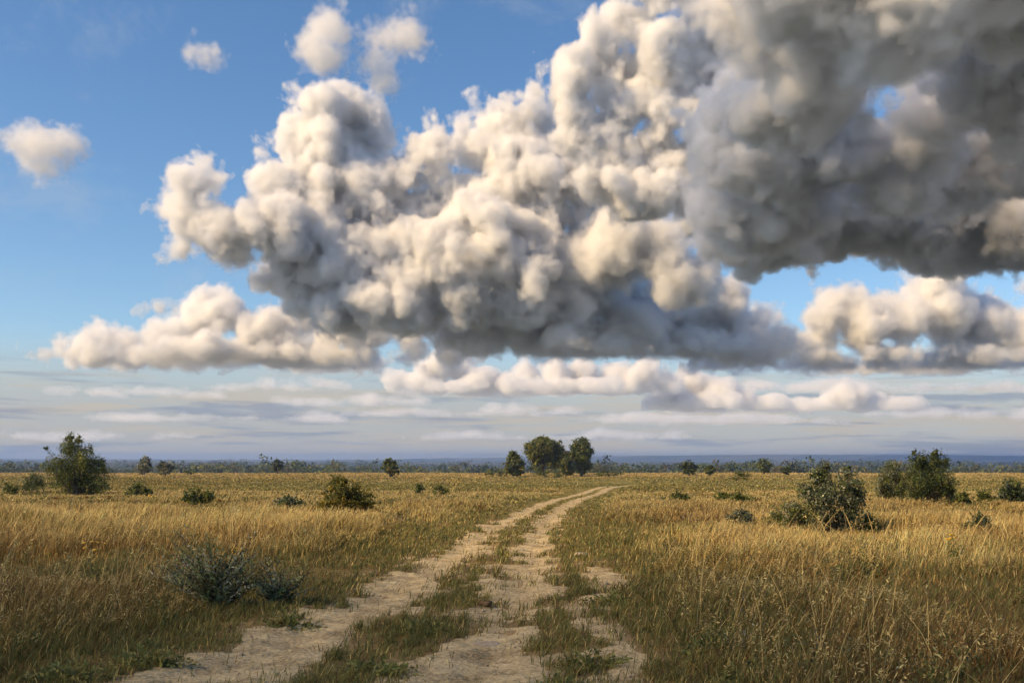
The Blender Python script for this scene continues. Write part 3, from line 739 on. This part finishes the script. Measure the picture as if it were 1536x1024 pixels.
def grow_cloud(name, seed, puffs, u, zbase, vox, amp, dens, rag, label, isos=(-3.5, 3, 12), hz=1.0):
    """puffs: (centre, radii) in metres; u = metres per photo pixel at the cloud. Shells of one noisy field, thin outside, dense inside."""
    import openvdb
    rng = np.random.RandomState(seed)
    h = vox * u
    lo = np.min([c - r for c, r in puffs], 0) - 26 * u; hi = np.max([c + r for c, r in puffs], 0) + 26 * u
    if zbase is not None: lo[2] = max(lo[2], zbase - 22 * u)
    n = np.ceil((hi - lo) / h).astype(int)
    ax = [(lo[k] + h * np.arange(n[k])).astype(np.float32) for k in range(3)]
    f = np.full(tuple(n), -60 * u, np.float32)
    for c, r in puffs:
        m = 1.0 + 45 * u / min(r)
        sl = []
        for k in range(3):
            a0 = int(np.clip(np.floor((c[k] - r[k] * m - lo[k]) / h), 0, n[k])); a1 = int(np.clip(np.ceil((c[k] + r[k] * m - lo[k]) / h), 0, n[k])); sl.append(slice(a0, a1))
        X = ((ax[0][sl[0]] - c[0]) / r[0])[:, None, None] ** 2 + ((ax[1][sl[1]] - c[1]) / r[1])[None, :, None] ** 2 + ((ax[2][sl[2]] - c[2]) / r[2])[None, None, :] ** 2
        g = (1 - np.sqrt(X)) * min(r)
        f[tuple(sl)] = np.maximum(f[tuple(sl)], g)
    f /= u                                         # photo pixels
    cz = np.array([1, 1, 1 / hz])
    bil = lambda cell, a: (np.abs(noise3(n, cell / vox / cz ** -1, rng)) - .33) * a * amp
    sg = lambda cell, a: noise3(n, cell / vox * np.ones(3), rng) * a * amp
    f += bil(64, 34); f += bil(36, 23); f += bil(16, 9); f += bil(8, 4); f += sg(50, 16); f += sg(26, 9)
    if zbase is not None:
        zz = ((ax[2] - zbase) / u)[None, None, :]
        wob = noise3((n[0], n[1], 1), np.array([40 / vox, 40 / vox, 1]), rng) * 5
        f = np.minimum(f, zz * 1.2 + wob)
    f += sg(14, 6.5) * rag; f += sg(7, 5) * rag; f += sg(3.2, 3.4) * rag
    mats = []; VV = []; QQ = []; MI = []; nv = 0
    for k, iso in enumerate(isos):
        g = openvdb.FloatGrid(background=-60.0); ff = f.copy()
        for q in range(3):
            e = [slice(None)] * 3; e[q] = 0; ff[tuple(e)] = -60; e[q] = -1; ff[tuple(e)] = -60
        g.copyFromArray(ff)
        p, t, q = g.convertToPolygons(isovalue=iso, adaptivity=0)
        if len(q) < 8: continue
        # openvdb faces of a density field: flip so that normals point outwards
        q = q.astype(np.int32)
        a_, b_, c_ = p[q[:, 0]], p[q[:, 1]], p[q[:, 2]]; d_ = p[q[:, 3]]
        vol = np.einsum('ij,ij->', np.cross(c_ - a_, d_ - b_), (a_ + b_ + c_ + d_) / 4 - p.mean(0))
        if vol < 0: q = q[:, ::-1]
        VV.append(p * h + lo); QQ.append(q + nv); MI.append(np.full(len(q), len(mats), np.int32)); nv += len(p)
        mats.append(cloud_mat(name + '_vapour', dens[k] / u, not mats))
    V = np.concatenate(VV); Q = np.concatenate(QQ); org = np.array([(lo[0] + hi[0]) / 2, (lo[1] + hi[1]) / 2, zbase if zbase is not None else lo[2]])
    o = mk(name, V - org, Q, smooth=True); o.location = org
    for m in mats: o.data.materials.append(m)
    o.data.polygons.foreach_set('material_index', np.concatenate(MI))
    return tag(o, label, 'cloud')

def cloud(seed, puffs, d, base, label, vox=1.8, amp=1.0, dens=(.025, .07, .13), rag=1.4, kids=5, flat=True, isos=(-3.5, 3, 12), dd=.5):
    """puffs: photo pixels (x, y, r [, depth km [, x aspect [, z aspect]]]); base: photo row of the flat underside at depth d km"""
    rng = np.random.RandomState(seed); P = []
    for p in puffs:
        k = (p[3] if len(p) > 3 else d) * 1000.0
        c = np.array([(p[0] - 768) / F * k, k, EYE + (690 - p[1]) / F * k]); r = p[2] / F * k
        c[1] += rng.uniform(-dd, dd) * r
        asp = np.array([p[4] if len(p) > 4 else 1.0, p[4] if len(p) > 4 else 1, p[5] if len(p) > 5 else .95])
        P.append((c, r * asp))
        for q in range(kids):
            v = rng.normal(0, 1, 3); v[2] = abs(v[2]) * .9 - .15; v /= np.linalg.norm(v)
            P.append((c + v * r * asp * rng.uniform(.6, .85), r * rng.uniform(.26, .52) * rng.uniform(.75, 1.35, 3)))
    return grow_cloud('cloud', seed, P, d * 1000 / F, EYE + (690 - base) / F * d * 1000 if flat else None, vox, amp, dens, rag, label, isos)

def build_shade_cloud():  # cloud added outside the view, towards the sun, to shade the foreground
    r0 = np.random.RandomState(5); P = []
    for k in range(34):
        R = r0.uniform(45, 80)
        P.append((np.array([-490 + (k * 34 - 290 if k < 18 else r0.uniform(-300, 300)), 4 + 360 * SUN[1] / SUN[2] - R * 1.1 - (0 if k < 18 else abs(r0.normal(0, 110))), 360 + r0.uniform(-12, 12)]), R * np.array([1.3, 1.1, .6])))
    grow_cloud('cloud', 5, P, 2.4, None, 2.2, .22, (.04, .07, .07), 1.0, 'unseen low cloud added beside the viewer to shade the near track')

def build_clouds():
    cloud(1, [(490, 200, 50), (452, 215, 38), (520, 190, 36), (565, 195, 38), (500, 260, 72), (468, 310, 58), (545, 300, 70), (595, 255, 46), (635, 232, 38), (665, 240, 34), (480, 390, 60), (448, 425, 36), (540, 385, 80), (605, 350, 80), (660, 330, 55), (700, 285, 40),
              (745, 185, 42), (775, 195, 50), (720, 222, 42), (780, 245, 72), (830, 235, 52), (862, 275, 58), (800, 310, 78), (740, 335, 68), (885, 330, 50),
              (700, 405, 90), (620, 430, 78), (545, 450, 62), (780, 405, 90), (860, 410, 80)],
          9.5, 505, 'towering white cumulus with sunlit domes in the middle of the sky')
    cloud(2, [(930, 350, 42, 9.0), (965, 372, 46, 9.0), (1000, 400, 42, 9.0), (992, 352, 38, 9.0), (1010, 440, 36, 9.0), (1042, 420, 38, 9.0), (905, 390, 40, 9.0), (760, 484, 56), (850, 492, 58), (945, 500, 58), (1045, 500, 56), (1115, 512, 46), (1170, 522, 36), (690, 482, 50), (805, 500, 46), (800, 455, 50), (900, 524, 20, 9.9, 4, 1), (1080, 526, 22, 9.9, 4, 1), (1080, 460, 40), (960, 450, 55), (890, 450, 50)],
          9.9, 533, 'dark blue grey cloud base with one sunlit lobe below the tallest cumulus', amp=.75)
    cloud(3, [(290, 288, 40), (322, 278, 32), (258, 302, 30), (300, 330, 52), (350, 348, 46), (392, 350, 36), (275, 368, 30), (340, 380, 26), (392, 318, 46), (420, 345, 44)],
          9.0, 392, 'rounded smaller cumulus adjoining the western flank of the tallest one', amp=.8)
    cloud(4, [(160, 502, 22), (195, 507, 22), (130, 516, 17), (98, 524, 12), (250, 503, 27), (310, 482, 32), (340, 477, 28), (375, 492, 28), (420, 484, 36), (460, 478, 32), (300, 512, 26), (400, 512, 26), (505, 498, 36), (560, 502, 36), (620, 512, 34), (680, 522, 26), (225, 520, 20), (150, 532, 13, 11, 4, .8), (250, 534, 17, 11, 4.5, .8), (370, 536, 20, 11.1, 4.5, .8), (480, 536, 20, 11.2, 4.5, .8)],
          11, 550, 'long low cloud bank with small domes and a flat grey underside', amp=.75, vox=1.7)
    cloud(5, [(665, 549, 24), (640, 556, 18), (692, 555, 24), (722, 570, 24, 15, 1.6, .9), (792, 563, 24), (832, 554, 24), (872, 563, 28), (922, 568, 27), (962, 572, 25), (755, 575, 22, 15, 1.8, .8), (620, 570, 16, 15, 2, .8), (850, 580, 16, 15, 4, .7), (690, 580, 14, 15, 4, .7), (1000, 575, 20)],
          15, 590, 'bright low cumulus row beneath the dark blue cloud base', amp=.3, vox=1.5, dens=(.06, .12, .2), isos=(-3, 2, 8))
    cloud(6, [(1040, 582, 25), (1010, 594, 26), (1080, 590, 28), (1112, 600, 22), (985, 604, 18), (1060, 602, 20, 15.5, 3, .8), (1150, 606, 16, 15.5, 2, .8)],
          15.5, 612, 'small low heap cloud above the eastern hills, larger of two', amp=.3, vox=1.5, dens=(.06, .12, .2), isos=(-3, 2, 8))
    cloud(7, [(1262, 595, 20), (1290, 598, 19), (1242, 604, 15), (1318, 604, 15), (1350, 608, 12, 15.5, 2.5, .8), (1215, 608, 11, 15.5, 2.5, .8)],
          15.5, 614, 'small low heap cloud above the eastern hills, smaller of two', amp=.3, vox=1.5, dens=(.06, .12, .2), isos=(-3, 2, 8))
    cloud(8, [(1390, 435, 36), (1405, 422, 28), (1332, 452, 33), (1266, 462, 36), (1240, 492, 33), (1215, 512, 26), (1292, 492, 44), (1352, 492, 48), (1422, 482, 48), (1482, 490, 48), (1535, 500, 45), (1590, 500, 45), (1320, 520, 36), (1440, 525, 36), (1250, 548, 16, 10.3, 6, .8), (1420, 550, 18, 10.3, 6, .9), (1130, 545, 12, 10.3, 6, .7)],
          10, 545, 'broad eastern cumulus with three domes above a grey flat base', amp=.8)
    cloud(9, [(1140, 482, 18), (1168, 477, 13), (1126, 488, 14)], 11, 500, 'little puff between the dark base and the broad eastern cumulus', amp=.5, vox=1.6)
    # the big near cloud: lit western flank, and a wide sheet whose underside hangs over the view
    cloud(17, [(868, 112, 40), (845, 130, 26), (930, 138, 52), (965, 96, 44), (1005, 108, 52), (1055, 105, 44), (1012, 165, 46), (925, 184, 44), (905, 64, 32), (950, 34, 42), (985, -20, 56), (1080, 50, 60), (880, 205, 46),
               (930, 245, 56), (985, 225, 52), (960, 290, 52), (1030, 270, 52), (1070, 200, 54), (905, 270, 40), (1100, 130, 60), (1120, 260, 60), (1060, 330, 44), (1140, 20, 70)],
          7.5, 390, 'sunlit cream cloud bank climbing from the tall cumulus towards the dark grey cloud', vox=2.0)
    K = []
    r0 = np.random.RandomState(77)
    for y in (-110, -60, -10, 40, 90, 135, 180, 225, 265, 300, 330, 355):
        x = np.interp(y, [-110, 100, 160, 225, 280, 330, 360], [1190, 1210, 1190, 1150, 1130, 1130, 1180])
        k = 1.0 * F / (690 - y)
        while x < 1760:
            xx, yy = x + r0.uniform(-12, 12), y + r0.uniform(-12, 12)
            kk = k * r0.uniform(.94, 1.12); R = r0.uniform(.10, .22) / kk * F
            gap = math.hypot(xx - 1345, (yy - 120) * 1.3)
            if gap > R * .9 + 22:
                if gap < R * 1.25 + 40: R *= .8
                K.append((xx, yy, R, kk, 1.25, .85))
            x += .24 / k * F
    cloud(10, K, 2.7, 300, 'huge dark grey cloud filling the upper east sky', vox=3.2, amp=1.1, rag=1.3, kids=3, flat=False, dens=(.016, .035, .05))
    # grey sheet added high overhead, out of view, to dim the sun on the near cloud
    SH = [(np.array([-1900 + 300 * i + r0.uniform(-90, 90), 1150 + 300 * j + r0.uniform(-90, 90), 2900 + r0.uniform(-60, 60)]), np.array([270, 270, 130.]) * r0.uniform(.75, 1.15)) for j in range(9) for i in range(8)]
    grow_cloud('cloud', 90, SH, 8, None, 3, .5, (.008, .014, .02), .6, 'unseen cloud sheet added high overhead to shade the huge dark grey cloud')
    cloud(11, [(498, 40, 24), (474, 74, 24), (498, 94, 20), (516, 52, 20), (480, 50, 16)], 5, 110, 'torn grey cloud scrap high up, largest of the small scraps', amp=.75, rag=2.5, kids=4, flat=False, dens=(.009, .016, .024), vox=1.4)
    cloud(12, [(562, 90, 24), (572, 112, 18), (580, 84, 14)], 5, 120, 'torn cloud scrap high up beside the largest scrap', amp=.75, rag=2.5, kids=4, flat=False, dens=(.009, .016, .024), vox=1.4)
    cloud(13, [(602, 50, 22), (626, 66, 17), (586, 56, 14)], 5, 80, 'thin ragged cloud scrap high up nearest the tall cumulus tops', amp=.75, rag=2.5, kids=4, flat=False, dens=(.009, .016, .024), vox=1.4)
    cloud(14, [(306, 78, 14), (292, 72, 11)], 5, 90, 'tiny bright fleck of cloud alone in the deep blue', amp=.75, rag=2.5, kids=4, flat=False, dens=(.009, .016, .024), vox=1.4)
    cloud(15, [(36, 212, 26), (68, 222, 32), (84, 206, 20), (62, 248, 24), (84, 262, 18)], 6, 265, 'grey torn cloud alone at the western edge of the sky', amp=.75, rag=2.5, kids=4, flat=False, dens=(.009, .016, .024), vox=1.4)
    # long thin streaks low over the horizon
    for i, (x0, x1, y, r, d, lab) in enumerate([
        (70, 330, 588, 9, 17, 'long thin cloud streak low over the western plain, beneath the long bank'), (300, 560, 580, 8, 17, 'thin cloud streak just under the middle of the long bank'),
        (430, 640, 602, 7, 19, 'short pale streak west of the bright low cumulus row'), (1120, 1560, 580, 10, 16, 'long grey streak beneath the broad eastern cumulus'),
        (880, 1240, 630, 6, 24, 'faint streak above the blue hills'), (1300, 1600, 622, 7, 22, 'faint streak low at the eastern edge of the sky'),
        (140, 480, 628, 6, 24, 'faint streak low over the far western trees'), (560, 860, 618, 7, 22, 'faint streak above the tree clump'), (640, 1000, 655, 5, 28, 'lowest faint streak right over the tree clump'), (20, 300, 655, 5, 28, 'lowest faint streak over the ragged bush')]):
        rr = np.random.RandomState(500 + i); q = []
        for j in range(9):
            q.append((x0 + (x1 - x0) * (j + .5) / 9 + rr.uniform(-8, 8), y + rr.uniform(-.5, .5) * r, r * rr.uniform(.5, 1.1), d, (x1 - x0) / 9 * .95 / r, .8))
        cloud(40 + i, q, d, y + r * .6, lab, vox=1.5, amp=.28, kids=0, dens=(.012, .02, .04), isos=(-1.5, 2, 6), rag=1)
    cloud(16, [(215, 462, 16), (238, 460, 12), (200, 466, 10)], 10, 475, 'small puff floating above the long low cloud bank', amp=.5, vox=1.8)

# ------------------------------------------------------------------ sky, sun, haze, camera
def build_light():
    w = bpy.data.worlds.new('World'); scene.world = w; w.use_nodes = True
    N = w.node_tree.nodes; L = w.node_tree.links; N.clear()
    sky = N.new('ShaderNodeTexSky'); sky.sky_type = 'NISHITA'; sky.sun_disc = False
    el = math.asin(SUN[2]); az = math.atan2(SUN[0], SUN[1])
    sky.sun_elevation = el; sky.sun_rotation = az
    sky.altitude = 0; sky.air_density = 1.0; sky.dust_density = .4; sky.ozone_density = 3.0
    hs = N.new('ShaderNodeHueSaturation'); hs.inputs['Saturation'].default_value = 1.14
    bg = N.new('ShaderNodeBackground'); bg.inputs[1].default_value = .12
    out = N.new('ShaderNodeOutputWorld')
    L.new(sky.outputs[0], hs.inputs['Color'])
    # thin high veils: long streaks low over the horizon, faint mottling in the blue
    def math_(op, a=None, b=None):
        n = N.new('ShaderNodeMath'); n.operation = op
        for i, v in enumerate((a, b)):
            if v is None: continue
            if isinstance(v, (int, float)): n.inputs[i].default_value = v
            else: L.new(v, n.inputs[i])
        return n.outputs[0]
    tc = N.new('ShaderNodeTexCoord'); sp = N.new('ShaderNodeSeparateXYZ'); L.new(tc.outputs['Generated'], sp.inputs[0])
    azi = math_('ARCTAN2', sp.outputs[0], sp.outputs[1]); ele = math_('ARCSINE', sp.outputs[2])
    def streak(sx, sy, lo, hi, off, det=5, rough=.6):
        cb = N.new('ShaderNodeCombineXYZ')
        L.new(math_('MULTIPLY', azi, sx), cb.inputs[0]); L.new(math_('MULTIPLY', ele, sy), cb.inputs[1]); cb.inputs[2].default_value = off
        n = N.new('ShaderNodeTexNoise'); n.inputs['Scale'].default_value = 1; n.inputs['Detail'].default_value = det; n.inputs['Roughness'].default_value = rough
        n.inputs['Distortion'].default_value = .4
        L.new(cb.outputs[0], n.inputs['Vector'])
        r = N.new('ShaderNodeMapRange'); r.interpolation_type = 'SMOOTHSTEP'; r.inputs[1].default_value = lo; r.inputs[2].default_value = hi
        L.new(n.outputs[0], r.inputs[0]); return r.outputs[0]
    def fall(lo, hi):
        r = N.new('ShaderNodeMapRange'); r.interpolation_type = 'SMOOTHSTEP'; r.inputs[1].default_value = lo; r.inputs[2].default_value = hi
        r.inputs[3].default_value = 1; r.inputs[4].default_value = 0
        L.new(ele, r.inputs[0]); return r.outputs[0]
    def mix(fac, a, col):
        m = N.new('ShaderNodeMix'); m.data_type = 'RGBA'; L.new(fac, m.inputs[0]); L.new(a, m.inputs[6]); m.inputs[7].default_value = (*col, 1)
        return m.outputs[2]
    k = 1 / .12
    c = hs.outputs[0]
    c = mix(math_('MULTIPLY', streak(5, 7, .5, .72, 3.3, 8, .7), .28), c, (.42 * k, .46 * k, .50 * k))
    c = mix(math_('MULTIPLY', fall(.04, .13), .85), c, (.40 * k, .39 * k, .385 * k))
    c = mix(math_('MULTIPLY', math_('MULTIPLY', streak(7, 95, .46, .62, 1.1), fall(.055, .10)), .75), c, (.50 * k, .44 * k, .36 * k))
    c = mix(math_('MULTIPLY', math_('MULTIPLY', streak(6, 80, .5, .64, 8.1), fall(.06, .11)), .7), c, (.23 * k, .27 * k, .35 * k))
    L.new(c, bg.inputs[0]); L.new(bg.outputs[0], out.inputs[0])
    s = bpy.data.lights.new('sun', 'SUN'); s.energy = 5.0; s.angle = math.radians(.5); s.color = (1, .71, .37)
    o = bpy.data.objects.new('sun', s); C.objects.link(o)
    import mathutils
    o.rotation_euler = mathutils.Vector(SUN).to_track_quat('Z', 'Y').to_euler()
    o.location = (0, 0, 50)

def build_haze():
    import bmesh
    bm = bmesh.new(); bmesh.ops.create_cube(bm, size=1)
    me = bpy.data.meshes.new('haze'); bm.to_mesh(me); bm.free()
    o = bpy.data.objects.new('haze', me); C.objects.link(o)
    o.scale = (26000, 11600, 114); o.location = (0, 11600 / 2 - 100, 114 / 2 - 48)
    m, nt, N, L = new_mat('haze')
    v = N.new('ShaderNodeVolumePrincipled'); v.inputs['Color'].default_value = (.36, .55, 1.0, 1); v.inputs['Density'].default_value = 1.25e-4
    v.inputs['Anisotropy'].default_value = .2
    out = N.new('ShaderNodeOutputMaterial'); L.new(v.outputs[0], out.inputs['Volume'])
    me.materials.append(m)
    tag(o, 'thin blue haze lying over the plain', 'haze', kind='stuff')

def build_camera():
    c = bpy.data.cameras.new('camera'); o = bpy.data.objects.new('camera', c); C.objects.link(o)
    c.lens = 35; c.sensor_width = 36; c.shift_y = 178 / 1536
    c.clip_start = .1; c.clip_end = 60000
    o.location = (0, 0, EYE); o.rotation_euler = (math.pi / 2, 0, 0)
    scene.camera = o

SKIP = ()
build_light(); build_camera()
if 'ground' not in SKIP: build_ground(); build_track()
if 'plants' not in SKIP: build_plants(); build_stones(); build_undergrowth()
if 'grass' not in SKIP: build_grass()
if 'far' not in SKIP: build_far()
build_shade_cloud()
if 'clouds' not in SKIP: build_clouds()
if 'haze' not in SKIP: build_haze()
vs = scene.view_settings; vs.view_transform = 'Standard'; vs.look = 'None'; vs.exposure = .28; vs.gamma = 1
scene.cycles.use_denoising = True
scene.cycles.use_adaptive_sampling = True; scene.cycles.adaptive_threshold = .03; scene.cycles.adaptive_min_samples = 24
scene.cycles.max_bounces = 12; scene.cycles.diffuse_bounces = 3; scene.cycles.volume_bounces = 11
scene.cycles.transparent_max_bounces = 24
